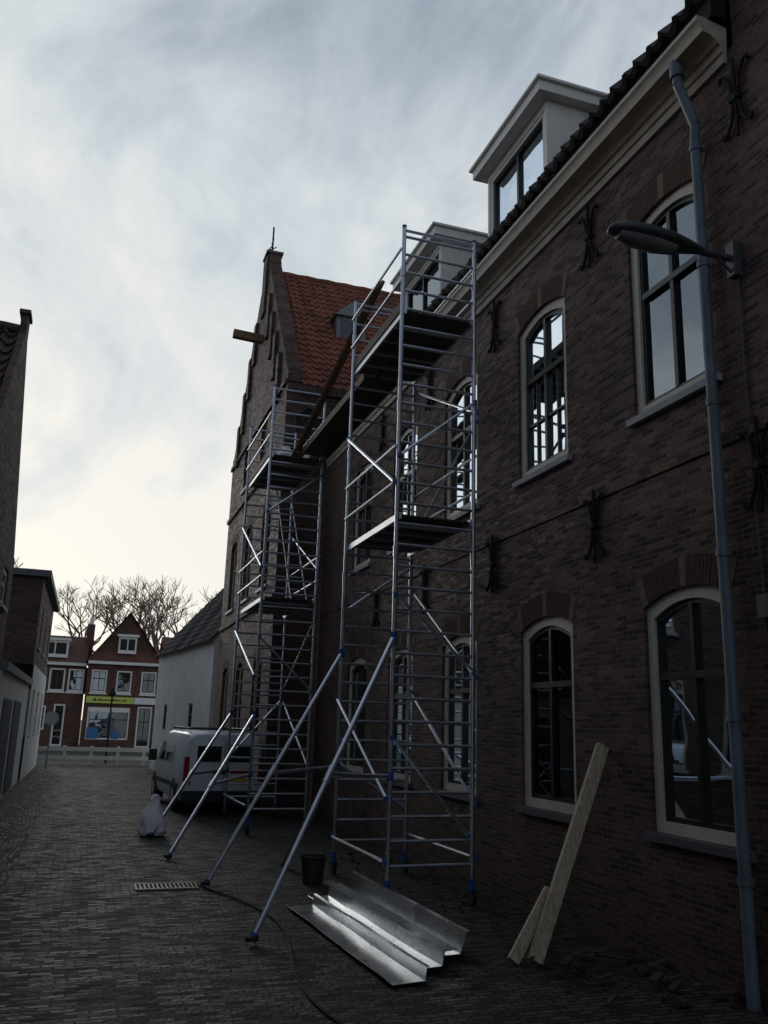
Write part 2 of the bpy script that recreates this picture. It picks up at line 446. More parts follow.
tiles(t, (3.89, 4.34, 7.11), (0, 1, 0), (1, 0, k), 11.6, 4.3, pu=.17, amp=.026)
fin(t, 'roof_tiles', 'tile_d', H1, angle=60)
t = B(); t.poly((6.55, 4.34, 10.5), (6.55, 15.95, 10.5), (9.2, 15.95, 7.0), (9.2, 4.34, 7.0)); t.poly((4.1, 4.345, 7.02), (9.2, 4.345, 7.02), (6.55, 4.345, 10.45)); t.poly((4.1, 15.95, 7.02), (9.2, 15.95, 7.02), (6.55, 15.95, 10.45))
fin(t, 'rear_roof', 'tile_d', H1)

def dormer(parent, y0, y1, xf=4.30, zt=8.66):
    w = B(); gl = B(); ld = B()
    zb = 7.12 + (xf - 3.93) * k
    xe = 3.93 + (zt - 7.14) / k + .05
    for y, y2 in ((y0, y0 + .06), (y1 - .06, y1)):
        w.loft([[(xf, y, zb - .1), (xf, y, zt), (xe, y, zt)], [(xf, y2, zb - .1), (xf, y2, zt), (xe, y2, zt)]])
    f = lambda a, z, d: (xf + d, a, z)
    bsd = newbs()
    o = (y0 + .07, y1 - .07, zb + .03, zt - .10, 0.0)
    window(bsd, f, o, transom=.999, fw=.045, mull=True, sill=False, rec=.012, room=False)
    bsd['room'].box(xf + .2, xf + .22, y0 + .065, y1 - .065, zb, zt - .01)
    w.box(xf, xf + .1, y0 + .061, y1 - .061, zt - .098, zt - .001)
    w.box(xf, xf + .1, y0 + .061, y1 - .061, zb - .1, zb + .028)
    w.box(xf - .16, xe + .15, y0 - .13, y1 + .13, zt + .001, zt + .13)
    w.box(xf - .20, xe + .15, y0 - .17, y1 + .17, zt + .132, zt + .17)
    ld.box(xf - .06, xf + .0, y0, y1, zb - .12, zb - .02)
    fin(w, 'dormer', 'white', parent, bevel=.006); fin(ld, 'dormer_flashing', 'lead', parent)
    for kk, nm in (('frame', 'dormer_frame'), ('sash', 'dormer_sash'), ('glass', 'dormer_pane'), ('room', 'dormer_room')):
        fin(bsd[kk], nm, {'frame': 'white', 'sash': 'sash', 'glass': 'glass', 'room': 'room'}[kk], parent)
dormer(H1, 7.45, 9.0)
dormer(H1, 10.6, 12.2)

# rain pipe
rp = B()
py = 4.73
rp.path([(3.93, 4.76, 6.82), (3.93, 4.76, 6.60), (4.03, py - .02, 6.22), (4.035, py, 6.10), (4.035, py, .0)], .040, 12)
for z in (6.0, 5.0, 3.9, 2.8, 1.7, .7):
    rp.rod((4.035, py, z), (4.035, py, z + .05), .048, 12); rp.box(4.035, 4.1, py - .012, py + .012, z + .01, z + .035)
rp.rod((3.93, 4.76, 6.80), (3.93, 4.76, 6.66), .058, 12)
fin(rp, 'rain_pipe', 'pipe', None)

# street lamp on wall bracket
L = group('street_lamp', (4.05, 4.45, 4.9))
b = B()
secs = [(3.03, .012, .012, 4.93), (3.05, .055, .035, 4.93), (3.14, .095, .058, 4.93), (3.3, .11, .070, 4.93), (3.5, .105, .068, 4.925), (3.65, .075, .05, 4.92), (3.76, .04, .034, 4.92), (3.80, .032, .028, 4.92)]
rings = [[(x, 4.45 + w * math.cos(a), z + (h * 1.1 if math.sin(a) > 0 else h * .55) * math.sin(a)) for a in [2 * math.pi * i / 16 for i in range(16)]] for x, w, h, z in secs]
b.loft(rings); b.rod((3.78, 4.45, 4.92), (4.03, 4.45, 4.92), .026, 10)
b.box(4.03, 4.10, 4.41, 4.49, 4.78, 5.04); b.rod((4.05, 4.45, 4.80), (3.9, 4.45, 4.92), .012, 6)
fin(b, 'housing', 'lampgrey', L, angle=50)
b = B(); rings = [[(x, 4.45 + w * .8 * math.cos(a), z - .01 + h * math.sin(a)) for a in [math.pi + math.pi * i / 8 for i in range(9)]] for x, w, h, z in [(3.10, .06, .03, 4.915), (3.2, .09, .06, 4.91), (3.4, .095, .065, 4.905), (3.55, .07, .04, 4.90)]]
b.loft(rings); fin(b, 'diffuser', 'lens', L, angle=60)
b = B(); b.path([(4.085, 4.45, 4.78), (4.085, 4.45, 3.2), (4.085, 4.43, 2.2), (4.085, 4.43, 1.3)], .008, 6)
b.box(4.05, 4.10, 4.37, 4.47, 2.35, 2.5); b.rod((4.07, 4.35, 2.35), (4.07, 4.35, 1.3), .018, 8)
fin(b, 'conduit', 'lampgrey', L)

# ------------------------------------------------------------------ gable house
GX = 3.2
fG = lambda a, z, d: (GX + d, a, z)
H2 = group('gabled_brick_house', (GX, 19.5, 0))
bs = newbs()
gy0, gy1, gm = 16.05, 23.0, 19.5
ops = [(y, y + .95, 1.0, 2.75, .15) for y in (16.9, 19.0, 21.1)] + [(y, y + .95, 4.3, 5.9, .15) for y in (16.9, 19.0, 21.1)] + [(18.0, 18.7, 7.2, 8.2, .12), (20.2, 20.9, 7.2, 8.2, .12)]
wall(bs['wall'], fG, gy0, gy1, 0, 8.35, ops)
for o in ops:
    window(bs, fG, o, transom=.6, rec=.08); archband(bs, fG, o)
hw = (gy1 - gy0) / 2; apex = 12.75
gp = [(gy0 - .02, 8.351), (gy1 + .02, 8.351), (gy1 + .02, 8.65), (gy1 - .12, 8.65)]
nsh = 8
def rake(t): return (hw - .12) * (1 - t) + .26 * t, 8.65 + (apex - 8.65) * t
for s in range(nsh):
    w1, z1 = rake((s + 1) / nsh)
    gp += [(gm + w1 + .06, z1 - .06), (gm + w1 + .06, z1 + .02), (gm + w1, z1 + .02)]
gp += [(gm + .26, 13.02), (gm - .26, 13.02)]
for s in reversed(range(nsh)):
    w1, z1 = rake((s + 1) / nsh)
    gp += [(gm - w1, z1 + .02), (gm - w1 - .06, z1 + .02), (gm - w1 - .06, z1 - .06)]
gp += [(gy0 + .12, 8.65), (gy0 - .02, 8.65)]
bs['wall'].loft([[(GX, a, z) for a, z in gp], [(GX + .30, a, z) for a, z in gp]])
bs['wall'].box(GX - .06, GX - .001, gm - .22, gm + .22, 11.4, 12.95)
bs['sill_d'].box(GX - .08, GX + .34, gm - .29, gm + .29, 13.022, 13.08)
for s in range(1, 5):
    w1, z1 = rake(s / 5.5)
    for sg in (-1, 1):
        bs['wall'].box(GX - .07, GX - .001, gm + sg * (w1 - .25) - .13, gm + sg * (w1 - .25) + .13, z1 - 1.2, z1 - .1)
for z in (3.9, 6.8, 8.30):
    bs['wall'].box(GX - .05, GX - .001, gy0 + .01, gy1 - .01, z, z + .1)
bs['iron'].rod((GX + .1, gm, 13.08), (GX + .1, gm, 13.9), .022, 6)
bs['iron'].rod((GX + .1, gm - .12, 13.5), (GX + .1, gm + .14, 13.5), .014, 6)
bs['iron'].path([(GX + .1, gm - .12, 13.35), (GX, gm, 13.22), (GX + .2, gm, 13.35)], .014, 6)
bs['wall'].poly((GX, gy0, 0), (8, gy0, 0), (8, gy0, 8.3), (GX, gy0, 8.3))
bs['wall'].poly((GX, gy1, 0), (8, gy1, 0), (8, gy1, 8.3), (GX, gy1, 8.3))
fS = lambda a, z, d: (a, gy0 + d, z)
o = (3.42, 4.0, 7.25, 7.55, .25)
ring(bs['wall'], fS, outline(o, -.08), outline(o, 0), -.05, .0)
bs['room'].poly(*[fS(a, z, -.004) for a, z in outline(o)])
bs['wall'].box(GX + .002, 8, gy0 - .08, gy0 - .002, 8.12, 8.3)
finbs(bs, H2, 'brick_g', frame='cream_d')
b = B(); b.beam((GX + .3, gm, 10.75), (GX - .72, gm, 10.80), .16, .2); fin(b, 'hoist_beam', 'wood_b', H2, bevel=.01)
t = B(); dz = 12.6 - 8.3; dy = gm - gy0
tiles(t, (GX + .28, gy0 - .08, 8.28), (1, 0, 0), (0, dy, dz), 6, math.hypot(dy, dz) + .1, pu=.17, cv=.26)
tiles(t, (GX + .28, gy1 + .08, 8.28), (1, 0, 0), (0, -dy, dz), 6, math.hypot(dy, dz) + .1, pu=.17, cv=.26)
fin(t, 'roof_tiles', 'tile_r', H2, angle=60)
t = B()
t.path([(GX + .3 + i * .25, gm, 12.63 + .02 * (i % 2)) for i in range(24)], .07, 8); fin(t, 'ridge_tiles', 'tile_r', H2)
b = B(); dx0, dx1, dyf = 4.55, 5.25, 17.5
zf = 8.3 + (dyf - gy0) * dz / dy
b.box(dx0, dx1, dyf, dyf + 1.2, zf - .1, zf + .62)
b.loft([[(dx0 - .08, dyf - .1, zf + .62), (dx1 + .08, dyf - .1, zf + .62), ((dx0 + dx1) / 2, dyf - .1, zf + 1.0)], [(dx0 - .08, dyf + 1.5, zf + .62), (dx1 + .08, dyf + 1.5, zf + .62), ((dx0 + dx1) / 2, dyf + 1.5, zf + 1.0)]])
fin(b, 'lead_dormer', 'lead', H2)
b = B(); b.box(dx0 + .1, dx1 - .1, dyf - .012, dyf - .002, zf + .08, zf + .54); fin(b, 'dormer_pane', 'glass_low', H2)

# ------------------------------------------------------------------ white low house beyond
H3 = group('white_house', (3, 28, 0))
A = Vector((3.15, 23.6, 0)); C = Vector((2.3, 31.2, 0)); d = (C - A).normalized(); nrm = Vector((d.y, -d.x, 0))
def fW(a, z, dd):
    p = A + d * a + nrm * dd; return (p.x, p.y, z)
LW = (C - A).length
bs = newbs()
ops = [(2.0, 2.5, 1.3, 2.1, .0), (5.6, 6.1, 1.3, 2.1, 0)]
wall(bs['wall'], fW, 0, LW, 0, 3.75, ops)
for o in ops: window(bs, fW, o, transom=.6, fw=.05, sill=False)
bs['wall'].poly(fW(LW, 0, 0), fW(LW, 0, 4.2), fW(LW, 3.75, 4.2), fW(LW, 6.3, 2.1), fW(LW, 3.75, 0))
bs['wall'].poly(fW(0, 0, 0), fW(0, 0, 4.2), fW(0, 3.75, 4.2), fW(0, 6.3, 2.1), fW(0, 3.75, 0))
finbs(bs, H3, 'plaster', frame='sash')
t = B(); e0 = Vector(fW(-.1, 3.70, -.14)); up = Vector(fW(0, 6.35, 2.1)) - Vector(fW(0, 3.70, -.14))
tiles(t, e0, d, up, LW + .2, up.length, pu=.2, cv=.28)
e1 = Vector(fW(-.1, 3.70, 4.34)); up = Vector(fW(0, 6.35, 2.1)) - Vector(fW(0, 3.70, 4.34)); tiles(t, e1, d, up, LW + .2, up.length, pu=.2, cv=.28)
fin(t, 'roof_tiles', 'tile_d', H3, angle=60)

# ------------------------------------------------------------------ left side
fL = lambda a, z, d: (-1.42 - d, a, z)
H4 = group('brick_gable_house', (-1.4, 13.2, 0)); bs = newbs()
ops = [(y, y + .9, 1.0, 2.6, .1) for y in (10.9, 12.8, 14.6)] + [(y, y + .8, 3.3, 3.9, 0) for y in (12.8, 14.6)]
wall(bs['wall'], fL, 10.2, 16.1, 0, 4.1, ops)
for o in ops: window(bs, fL, o, transom=.6)
lg = [(10.2, 4.1), (16.1, 4.1), (16.1, 4.25), (15.9, 4.25), (13.36, 7.2), (13.36, 7.5), (13.04, 7.5), (13.04, 7.2), (10.5, 4.25), (10.2, 4.25)]
bs['wall'].loft([[fL(a, z, 0) for a, z in lg], [fL(a, z, .10) for a, z in lg]])
bs['wall'].fbox(fL, 13.0, 13.4, 7.503, 7.56, -.03, .13)
bs['wall'].poly(fL(16.1, 0, 0), fL(16.1, 0, 7), fL(16.1, 4.1, 7), fL(16.1, 4.1, 0))
bs['wall'].poly(fL(10.2, 0, 0), fL(10.2, 0, 7), fL(10.2, 4.1, 7), fL(10.2, 4.1, 0))
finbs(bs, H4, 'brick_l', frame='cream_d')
t = B()
for s in (-1, 1):
    up = Vector((0, -s * 3.0, 3.25)); tiles(t, (-1.525, 13.2 + s * 3.0, 4.02), (-1, 0, 0), up, 6, up.length, pu=.2, cv=.3, amp=.035, lift=.05)
t.path([(-1.53 - .25 * i, 13.2, 7.30 + .02 * (i % 2)) for i in range(24)], .08, 8)
fin(t, 'roof_tiles', 'tile_d', H4, angle=60)

H5 = group('garage', (-1.4, 20, 0)); b = B()
b.box(-7, -1.38, 16.15, 23.9, 0, 2.35); fin(b, 'walls', 'plaster', H5)
b = B(); b.box(-7, -1.30, 16.13, 23.95, 2.353, 2.5); fin(b, 'roof_edge', 'lead', H5)
b = B()
for y in (17.0, 19.6): b.box(-1.379, -1.36, y, y + 1.9, .05, 1.9)
for y in (17.0, 19.6):
    for i in range(9): b.box(-1.36, -1.35, y + .05 + i * .205, y + .2 + i * .205, .08, 1.87)
fin(b, 'garage_doors', 'sill_d', H5)
H6 = group('brick_house', (-1.4, 28, 0)); bs = newbs()
fL2 = lambda a, z, d: (-1.36 - d, a, z)
ops = [(y, y + .9, 3.4, 4.5, 0) for y in (25, 27.5, 30)] + [(y, y + .9, 1.1, 2.3, 0) for y in (25, 27.5, 30)]
wall(bs['wall'], fL2, 24, 32, 2.9, 5.15, ops[:3]); bs['wall'].poly((-1.36, 24, 2.9), (-7, 24, 2.9), (-7, 24, 5.15), (-1.36, 24, 5.15))
bs['wall'].poly((-1.36, 32, 0), (-7, 32, 0), (-7, 32, 5.15), (-1.36, 32, 5.15)); bs['wall'].poly((-1.36, 32, 5.15), (-7, 32, 5.15), (-7, 24, 5.15), (-1.36, 24, 5.15))
for o in ops: window(bs, fL2, o, transom=.6, fw=.06)
bs['sill_d'].box(-7, -1.18, 23.85, 32.1, 5.153, 5.32)
finbs(bs, H6, 'brick_l', frame='white')
bw = B(); wall(bw, lambda a, z, d: (-1.33 - d, a, z), 23.98, 32, 0, 2.9, ops[3:]); bw.poly((-1.33, 23.98, 2.9), (-1.37, 23.98, 2.9), (-1.37, 32, 2.9), (-1.33, 32, 2.9)); fin(bw, 'plastered_base', 'plaster', H6)
H7 = group('brick_house', (-3, 0, 0)); bs = newbs()
fN = lambda a, z, d: (-2.3 - d, a, z)
ops = [(y, y + .9, 1.0, 2.6, .1) for y in (-4, -1.5, 1, 3.5, 6, 8.3)] + [(y, y + .9, 3.9, 5.3, .1) for y in (-4, -1.5, 1, 3.5, 6, 8.3)]
wall(bs['wall'], fN, -8, 10.15, 0, 6.2, ops)
for o in ops: window(bs, fN, o, transom=.6)
bs['wall'].poly((-2.3, 10.15, 0), (-8, 10.15, 0), (-8, 10.15, 6.2), (-2.3, 10.15, 6.2)); bs['wall'].poly((-2.3, -8, 0), (-8, -8, 0), (-8, -8, 6.2), (-2.3, -8, 6.2))
bs['trim'].box(-2.6, -2.15, -8, 10.14, 6.205, 6.4)
finbs(bs, H7, 'brick_l', frame='white')
t = B(); tiles(t, (-2.2, -8, 6.4), (0, 1, 0), (-1, 0, 1), 18.1, 3.6, pu=.3, samp=4); fin(t, 'roof_tiles', 'tile_r', H7, angle=60)

# ------------------------------------------------------------------ distant houses
DY = 51.7
def far_house(x0, x1, eave, ridge, gable, dorm, shop, chim, wallm='brick_red', off=0.0):
    H = group('terraced_house', ((x0 + x1) / 2, DY + off, 0)); bs = newbs()
    f = lambda a, z, d: (a, DY + off + d, z)
    w = x1 - x0; n = 3
    ops = []
    for i in range(n):
        cx = x0 + w * (i + .5) / n
        ops.append((cx - .42, cx + .42, 3.0, 4.25, 0))
    if shop: ops += [(x0 + .25, x0 + w * .62, .45, 2.2, 0), (x0 + w * .72, x0 + w * .92, .05, 2.3, 0)]
    else: ops += [(x0 + .3, x0 + 1.1, .9, 2.2, 0), (x0 + 1.5, x0 + 2.1, .05, 2.3, 0)]
    wall(bs['wall'], f, x0, x1, 0, eave, ops)
    for i, o in enumerate(ops):
        window(bs, f, o, transom=.62, fw=.09, sill=False, rec=.02, room=True, cur=.8 if i < 3 else 0)
    for o in ops[:3]: bs['trim'].fbox(f, o[0] - .05, o[1] + .05, o[2] - .1, o[2] - .01, -.06, .0)
    for xx in (x0, x1): bs['wall'].poly((xx, DY + off, 0), (xx, DY + off + 6, 0), (xx, DY + off + 6, eave), (xx, DY + off, eave))
    t = B(); cx = (x0 + x1) / 2
    if gable:
        bs['wall'].poly(f(x0, eave, 0), f(x1, eave, 0), f(cx, ridge, 0))
        for s, xe in ((1, x0), (-1, x1)):
            t.poly((xe - s * .15, DY + off - .25, eave - .12), (cx, DY + off - .25, ridge + .1), (cx, DY + off + 6, ridge + .1), (xe - s * .15, DY + off + 6, eave - .12))
        t.poly((x0 - .1, DY + off - .22, eave), (x1 + .1, DY + off - .22, eave), (cx + .1, DY + off + .9, ridge - .05), (cx - .1, DY + off + .9, ridge - .05))
    else:
        t.poly((x0, DY + off - .25, eave - .05), (x1, DY + off - .25, eave - .05), (x1, DY + off + 3, ridge), (x0, DY + off + 3, ridge))
        t.poly((x0, DY + off + 6, eave - .05), (x1, DY + off + 6, eave - .05), (x1, DY + off + 3, ridge), (x0, DY + off + 3, ridge))
    bs['trim'].fbox(f, x0, x1, eave - .18, eave - .02, -.24, .0)
    if dorm:
        dx, dw, dzb = dorm
        bs['trim'].box(dx - dw, dx + dw, DY + off + .1 - .35 * gable, DY + off + 1.8, dzb, dzb + .95)
        bs['trim'].box(dx - dw - .1, dx + dw + .1, DY + off - .02 - .35 * gable, DY + off + 1.9, dzb + .95, dzb + 1.08)
        yf = DY + off + .08 - .35 * gable
        bs['room'].box(dx - dw + .1, dx - .04, yf, yf + .018, dzb + .2, dzb + .82)
        bs['room'].box(dx + .04, dx + dw - .1, yf, yf + .018, dzb + .2, dzb + .82)
    if chim:
        bs['wall'].box(chim - .22, chim + .22, DY + off + 2, DY + off + 2.5, eave, ridge + .7); bs['trim'].rod((chim, DY + off + 2.2, ridge + .7), (chim, DY + off + 2.2, ridge + 1.1), .12, 8)
    finbs(bs, H, wallm, frame='white', trim='white'); fin(t, 'roof', 'tile_r2', H)
    if shop:
        b = B(); b.fbox(f, x0 + .1, x0 + w * .66, 2.42, 2.78, -.1, -.01); fin(b, 'shop_fascia', 'yellow', H)
        b = B(); b.fbox(f, x0 + w * .66 + .02, x0 + w * .95, 2.42, 2.78, -.1, -.01); b.fbox(f, x0 + .3, x0 + w * .6, 1.95, 2.12, -.012, -.004); fin(b, 'white_fascia', 'white', H)
        b = B(); b.fbox(f, x0 + .3, x0 + .9, .5, 1.1, -.012, -.004); b.fbox(f, x0 + w * .4, x0 + w * .5, .5, .95, -.012, -.004); fin(b, 'window_poster', 'blue', H)
        b = B(); rr = random.Random(2)
        xx = x0 + .5
        while xx < x0 + w * .55:
            ww = rr.uniform(.05, .12); b.fbox(f, xx, xx + ww, 2.54, 2.54 + rr.uniform(.07, .13), -.108, -.102); xx += ww + .05
        fin(b, 'shop_lettering', 'iron', H)
far_house(-.05, 4.0, 4.75, 7.5, True, (1.97, .5, 5.2), True, None)
far_house(-3.1, -.12, 4.6, 6.3, False, (-1.9, .7, 4.85), False, -.1, off=.3)
far_house(-6.8, -3.15, 4.4, 6.4, False, None, False, -5, off=.1)
far_house(4.1, 8.2, 4.6, 6.6, False, (6, .6, 4.9), False, 7, off=.4)
far_house(-11, -6.9, 4.8, 6.9, True, None, False, None)

# fence
F = group('white_fence', (0, 33, 0)); b = B()
x = -5.0
while x < 9:
    b.box(x - .05, x + .05, 32.95, 33.05, 0, .64); x += .9
b.box(-5.1, 9, 32.91, 32.948, .46, .60); b.box(-5.1, 9, 32.91, 32.948, .18, .30)
fin(b, 'rails', 'white', F)
P = group('lamp_post', (.95, 34.5, 0)); b = B(); b.rod((.95, 34.5, 0), (.95, 34.5, 2.4), .04, 8, .03); b.rod((.95, 34.5, 2.4), (.95, 34.5, 2.5), .09, 8, .14); b.rod((.95, 34.5, 2.5), (.95, 34.5, 2.72), .14, 8, .05)
fin(b, 'post', 'iron', P)
P = group('traffic_sign', (-.95, 30, 0)); b = B(); b.rod((-.95, 30, 0), (-.95, 30, 1.75), .025, 8); fin(b, 'pole', 'pipe', P)
b = B(); b.rod((-.95, 29.96, 1.55), (-.95, 29.975, 1.55), .22, 20); fin(b, 'plate', 'sill', P)

# trees
def treemesh(seed, h=8.5):
    rnd = random.Random(seed); b = B()
    def br(p, d, l, r, lv):
        n = 2 if lv > 1 else 3; q = p
        for i in range(n):
            d2 = (d + Vector((rnd.uniform(-.12, .12), rnd.uniform(-.12, .12), rnd.uniform(-.03, .08)))).normalized()
            q2 = q + d2 * (l / n); ra = r * (1 - .35 * i / n); rb = r * (1 - .35 * (i + 1) / n)
            b.rod(q, q2, ra, 5 if lv < 3 else 3, rb); q, d = q2, d2
        if lv >= 6: return
        for i in range(rnd.choice((2, 3, 3)) if lv < 5 else 3):
            ax = Vector((rnd.uniform(-1, 1), rnd.uniform(-1, 1), rnd.uniform(-.2, .6))).normalized()
            nd = (d * .85 + ax * rnd.uniform(.45, .85)).normalized(); nd.z = max(nd.z, -.1)
            br(q, nd, l * rnd.uniform(.62, .84), max(.016, r * .60), lv + 1)
    br(Vector((0, 0, 0)), Vector((0, 0, 1)), h * .28, h * .026, 0)
    zmax = max(v[2] for v in b.v); b.v = [(v[0] * h / zmax, v[1] * h / zmax, v[2] * h / zmax) for v in b.v]
    return b
tm = []
for i, s in enumerate((3, 11, 23)):
    b = treemesh(s, 10.8); ob = fin(b, 'bare_tree', 'bark'); tm.append(ob.data)
    bpy.data.objects.remove(ob)
for i, (x, y, s) in enumerate([(-4.2, 66, 1.17), (-2.2, 70, 1.12), (3.0, 66, 1.14), (4.8, 69, 1.18), (6.6, 66, 1.08), (9.5, 72, 1.15), (-7.5, 70, 1.0), (-11, 66, 1.1)]):
    ob = bpy.data.objects.new('bare_tree', tm[i % 3]); COL.objects.link(ob)
    ob.location = Vector((x, y, 0)) * U; ob.scale = (s, s, s); ob.rotation_euler[2] = i * 1.7

# ------------------------------------------------------------------ scaffold towers
def tower(x0, x1, y0, y1, top, decks, braces, stabs, ladder=None):
    T = group('scaffold_tower', ((x0 + x1) / 2, (y0 + y1) / 2, 0))
    a = B(); br = B(); dk = B(); cs = B(); blue = B(); dr = B()
    r = .023
    for y, zt in ((y0, top), (y1, top)):
        for x in (x0, x1):
            a.rod((x, y, .18), (x, y, zt), r, 10)
            z = 1.75
            while z < zt - .3:
                a.rod((x, y, z - .06), (x, y, z + .06), r * 1.25, 10); z += 1.55
            cs.rod((x - .02, y, .085), (x + .02, y, .085), .08, 14)
            blue.rod((x, y, .12), (x, y, .24), .028, 8); blue.box(x - .028, x + .028, y - .05, y + .05, .13, .17)
            blue.rod((x, y, zt), (x, y, zt + .03), .026, 8)
        z = .36
        while z < zt - .02:
            a.rod((x0, y, z), (x1, y, z), .0165, 8); z += .2155
        a.rod((x0, y, zt - .03), (x1, y, zt - .03), .017, 8)
    for zd in decks:
        dk.box(x0 + .03, x1 - .03, y0 + .02, y1 - .02, zd + .02, zd + .035)
        for x in (x0 + .03, x1 - .03): dr.box(x - .014, x + .014, y0 - .02, y1 + .02, zd - .02, zd + .045)
        for i in range(1, 5): dr.box(x0 + .045, x1 - .045, y0 + (y1 - y0) * i / 5 - .012, y0 + (y1 - y0) * i / 5 + .012, zd - .02, zd + .018)
        for hh in (.36, .75):
            if zd + hh < top:
                for x in (x0 - .03, x1 + .03): a.rod((x, y0, zd + hh), (x, y1, zd + hh), .015, 8)
    zd = decks[0]
    dk.box(x0 + .0, x0 + .018, y0 + .03, y1 - .03, zd + .05, zd + .16)
    if ladder:
        lx, la, lb, za, zb = ladder
        for q in (-.13, .13): a.rod((lx + q, la, za), (lx + q, lb, zb), .013, 8)
        n = int((zb - za) / .2155)
        for i in range(1, n):
            t = i / n; a.rod((lx - .13, la + (lb - la) * t, za + (zb - za) * t), (lx + .13, la + (lb - la) * t, za + (zb - za) * t), .010, 6)
    for p, q in braces:
        br.rod(p, q, .0165, 8)
        for e in (p, q): blue.rod(Vector(e) - Vector((0, 0, .022)), Vector(e) + Vector((0, 0, .022)), .024, 8)
    for p, q, m, hgt in stabs:
        p = Vector(p); q = Vector(q)
        br.rod(p, q, .024, 10)
        mm = p.lerp(q, m); pole = Vector((p.x, p.y, hgt)); br.rod(pole, mm, .020, 10)
        br.rod(mm + (p - q).normalized() * .08, mm - (p - q).normalized() * .08, .031, 10)
        blue.rod(q - (q - p).normalized() * .05, q, .034, 10); cs.rod(q + Vector((0, 0, -.0)), q + Vector((0, 0, .03)), .05, 10)
        blue.rod(p - Vector((0, 0, .05)), p + Vector((0, 0, .05)), .034, 8); blue.rod(pole - Vector((0, 0, .04)), pole + Vector((0, 0, .04)), .034, 8)
    fin(a, 'frames', 'alu', T); fin(br, 'braces', 'alu_b', T); fin(dr, 'deck_rails', 'alu_m', T); fin(dk, 'decks', 'ply', T); fin(cs, 'castors', 'rubber', T); fin(blue, 'couplings', 'plastic_b', T)
    return T
X0, X1, Y0, Y1 = 2.78, 3.62, 7.93, 9.75
a_, b_ = X0 - .035, X1 + .035
T1 = tower(X0, X1, Y0, Y1, 6.93, [5.92, 3.66],
      [((a_, Y0, 4.02), (a_, Y1, 5.05)), ((a_, Y0, .95), (a_, Y1, 1.9)), ((b_, Y0, .9), (b_, Y1, 2.0)), ((b_, Y0, 2.1), (b_, Y1, 3.2)),
       ((b_, Y0, 4.8), (b_, Y1, 3.9)), ((b_, Y0, 4.9), (b_, Y1, 5.8)), ((X0, Y0 - .035, 2.86), (X1, Y0 - .035, 2.15)), ((X0, Y0 - .035, 1.5), (X1 - .05, Y0 - .035, .62)), ((X0, Y0 - .035, 4.3), (X1, Y0 - .035, 5.0)),
       ((a_, Y0, .40), (a_, Y1, .40)), ((b_, Y0, .42), (b_, Y1, .42)), ((X0, Y1 + .03, 2.9), (X1, Y1 + .03, 3.5)), ((X0, Y1 + .03, 1.2), (X1, Y1 + .03, .7))],
      [((X0, Y0, 2.45), (1.36, 6.89, .03), .52, 1.15), ((X0, Y1, 2.42), (1.32, 9.21, .03), .56, 1.15)])
x0, x1, y0, y1 = 2.45, 3.32, 13.3, 15.5
a_, b_ = x0 - .035, x1 + .035
T2 = tower(x0, x1, y0, y1, 7.05, [5.85, 3.5],
      [((a_, y0, 4.0), (a_, y1, 5.1)), ((a_, y0, 2.3), (a_, y1, 3.2)), ((b_, y0, .9), (b_, y1, 2.0)), ((x0, y0 - .03, 2.9), (x1, y0 - .03, 2.1)), ((b_, y1, 2.2), (b_, y0, 3.3)),
       ((x0, y0 - .03, 4.9), (x1, y0 - .03, 5.6)), ((a_, y0, .4), (a_, y1, .4)), ((b_, y0, 4.0), (b_, y1, 5.0)), ((x0, y1, 1.0), (x1, y1, 2.0))],
      [((x0, y0, 1.72), (1.12, 11.05, .03), .55, .85), ((x0, y1, 1.75), (1.05, 13.0, .03), .55, .8)], ladder=(3.1, 13.5, 15.3, 3.5, 5.85))
b = B(); b.box(2.95, 3.35, 9.8, 13.28, 5.93, 5.97); b.box(2.93, 2.96, 9.78, 13.3, 5.88, 5.99); b.box(3.35, 3.38, 9.78, 13.3, 5.88, 5.99)
fin(b, 'gangway', 'ply')
b = B(); b.beam((3.02, 9.55, 7.12), (2.90, 13.7, 5.93), .24, .045, up=(-.75, 0, .65)); fin(b, 'wooden_plank', 'wood_b', bevel=.004)
b = B(); b.beam((3.1, 9.0, 6.02), (3.15, 14.2, 6.02), .03, .16); fin(b, 'wooden_plank', 'wood_b', bevel=.004)

def bag(name, loc, w, h, mat, seed):
    bm = bmesh.new(); bmesh.ops.create_icosphere(bm, subdivisions=5, radius=1)
    for v in bm.verts:
        p = v.co.copy(); z = (p.z + 1) / 2
        prof = [(0, .0), (.02, .85), (.12, 1.05), (.35, 1.0), (.55, .82), (.72, .58), (.84, .40), (.90, .36), (.97, .42), (1.0, .0)]
        R2 = 0
        for (za, ra), (zb2, rb2) in zip(prof[:-1], prof[1:]):
            if za <= z <= zb2 + 1e-9: R2 = ra + (rb2 - ra) * (z - za) / (zb2 - za)
        a = math.atan2(p.y, p.x)
        fold = 1 + .08 * math.sin(a * 5 + seed + z * 5) * min(1, z * 1.5) + .18 * noise.noise(Vector((math.cos(a) * 1.4, math.sin(a) * 1.4, z * 2.5 + seed))) + .07 * noise.noise(Vector((math.cos(a) * 5, math.sin(a) * 5, z * 7 + seed)))
        v.co = Vector((math.cos(a) * R2 * w / 2 * fold + .15 * w * max(0, z - .5), math.sin(a) * R2 * w / 2 * fold * .85, z * h * (1 + .06 * math.sin(a * 2 + seed)))) * U
    me = bpy.data.meshes.new(name)
    for f in bm.faces: f.smooth = True
    bm.to_mesh(me); bm.free(); me.materials.append(M[mat])
    ob = bpy.data.objects.new(name, me); COL.objects.link(ob); ob.location = Vector(loc) * U
    return ob
bag('rubble_bag', (1.08, 13.3, .0), .38, .54, 'bag', 4)
